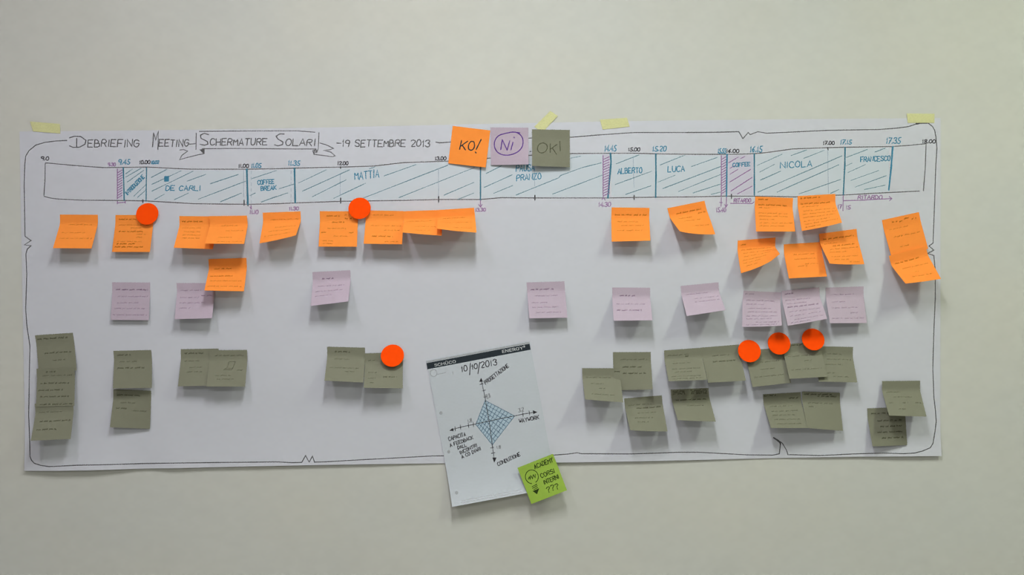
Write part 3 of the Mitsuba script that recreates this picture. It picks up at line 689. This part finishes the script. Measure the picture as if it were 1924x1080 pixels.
add('chart_sheet__band_lettering', print_text('SCHÜCO', 816.8, 688.6, 5.2, 41, 10.5), 'white_print', label='white printed name at the left of the band')
add('chart_sheet__band_lettering_001', print_text('ENERGY²', 943.8, 663.2, 5.6, 44.5, 10.5), 'white_print', label='white printed word at the right of the band')
chart_part('margin_strip', [], 1, 'grey_print', [[up[k] + (0, -3.6), up[k + 1] + (0, -3.6), up[k + 1] + (0, -0.5), up[k] + (0, -0.5)] for k in range(n_ - 1)], 'grey strip above the dark band', 1.6e-4)
ring = [np.stack([814.8 + 6.3 * np.cos(t), 700.4 + 6.6 * np.sin(t)], 1) for t in [np.linspace(0.3, 6.6, 26)]]
chart_part('ring_mark', ring, 1.5, 'grey_print')
chart_part('ring_mark_001', ring[0:0] + [pts('822,703 830,701.5 838,699.5'), pts('850.5,698 851.5,703')], 1.2, 'grey_print')
chart_part('date', lettering('10', 867, 698.5, 10.5, 13, 10, 1) + [pts('884,682 882.5,704')] + lettering('10', 886, 694, 9.5, 13, 10, 2) + [pts('901.5,680 898,702')] + lettering('2013', 903, 691, 11, 33, 11, 3), 1.5, 'black_pen', label='handwritten date 10/10/2013')
TOPP, RGT, BOT, LFT = (np.array(q, float) for q in ((911.7, 752), (967, 781), (925, 835), (894, 797)))
chart_part('shape_tint', [], 1, 'sky_print', [[TOPP, RGT, BOT, LFT]], 'pale blue fill of the chart shape', 1.6e-4)
net = [np.array([TOPP, RGT, BOT, LFT, TOPP])]
for t in np.linspace(0, 1, 9)[1:-1]:
    net += [np.array([LFT + (TOPP - LFT) * t, BOT + (RGT - BOT) * t])]
for t in np.linspace(0, 1, 10)[1:-1]:
    net += [np.array([TOPP + (RGT - TOPP) * t, LFT + (BOT - LFT) * t])]
chart_part('shape_net', net, 1.0, 'steel_pen', label='blue cross-hatched quadrilateral')
axes = [pts('904,712 911.7,747 913,757 920,797 925,835 929,864'), pts('847,807 870,801 894,796 918,791 940,786 967,781 985,777 1006,774')]
axes += [pts(t) for t in ('902,722 908,720.5', '906,734 912,732.5', '909,746 915,744.5', '922,841 928,839.5', '923.5,851 930,849.5', '982,774 983,782', '994,771.5 995,779', '889,792 890,801', '880,795 881,803', '865,798 866,806', '855,801 856,809')]
chart_part('axes', axes, 1.1, 'black_pen', [[(900.5, 717), (904, 709.5), (907.5, 716.5)], [(1001, 770.5), (1009.5, 773.8), (1002, 777.5)], [(925.3, 859), (933, 858.5), (929, 868)], [(851, 803.5), (844.5, 808.5), (852.5, 809.5)]], 'black chart axes with arrowheads', 3.4e-4)
for text, u, v, h, w, a, k in (('PROGETTAZIONE', 912.5, 722.5, 7, 56, 37, 21), ('WAYWORK', 975.5, 794.5, 7, 39, 12, 22), ('CAPACITA', 843.5, 828, 7, 34, 17, 23), ('A FEEDBACK', 846, 839.5, 6, 47, 20, 24), ('DALL', 860.5, 843.5, 6, 18, 18, 25),
                               ('INCONTRI', 865, 853, 6, 36, 25, 26), ('A CO DIARI', 868.5, 861, 6, 40, 25, 27), ('CONDUZIONE', 936, 874.5, 6.5, 47, 25, 28)):
    chart_part(numbered('axis_caption'), lettering(text, u, v, h, w, a, k), 1.25, 'black_pen', label='black handwritten axis caption')
for text, u, v, h, w, a, k in (('2.8', 914.5, 749, 7, 9, 25, 31), ('3.2', 974, 774, 7, 11, 12, 32), ('1.8', 879, 794, 6.5, 9, 12, 33), ('1.8', 933, 843, 5.5, 9, 10, 34)):
    chart_part(numbered('axis_value'), lettering(text, u, v, h, w, a, k), 0.9, 'black_marker')
for u, v in ((828.7, 775.5), (843.3, 848), (858.8, 923.5)):
    t = np.linspace(0, 2 * np.pi, 15)[:-1]
    chart_part(numbered('punch_mark'), [], 1, 'grey_print', [np.stack([u + 2.9 * np.cos(t), v + 3.2 * np.sin(t)], 1)])
rng = np.random.default_rng(8)
chart_part('footer_print', [q for k in range(2) for q in [np.stack([868 + np.arange(0, 114, 1.5), 938 + 4 * k - np.arange(0, 114, 1.5) * 0.185 + rng.uniform(-0.8, 0.8, 76)], 1)]], 1.1, 'pale_print', label='faint small print at the sheet foot')

# ------------------------------------------------------------------ the green note on the sheet's lower right corner
green = Curl(0.0462, -0.3446, 21.6, 0.006, 0.012, -0.0005, 0.0195)
add('green_note', grid_slab(green, 14, 26, -0.038, 0.038, 0, 0.076, 1.4e-4), 'green_paper', True, 'bright green sticky note with a light bulb sketch, on the chart sheet corner', 'sticky note')
bulb = [np.stack([19 + 12 * np.cos(t), 25 + 12.5 * np.sin(t)], 1) for t in [np.linspace(-4.3, 1.3, 26)]]
bulb += [pts('11,27 15,23 14,29 18,22 19,29 23,22 24,29 27,23'), pts('13,42 23,41'), pts('12.5,45 22.5,44'), pts('14,48 22,47')]
add('green_note__bulb_sketch', strokes_mesh(green, mm(bulb), 0.0013, 2.6e-4, 0.004, None, 7, 0.15, mm([pts('11,50 24,49.5 16.5,58')])), 'green_pen', label='black light bulb sketch')
gtext = lettering('ACADEMY', 29, 14, 8, 38, 1, 41) + lettering('CORSI', 34, 34, 7.5, 29, 2, 42) + lettering('INTERNI', 35, 46.5, 7.5, 31, 1, 43) + lettering('???', 35, 63, 10, 25, 1, 44)
add('green_note__lettering', strokes_mesh(green, mm(gtext), 0.0014, 2.6e-4, 0.004, None, 7), 'green_pen', label='black handwritten words and question marks')
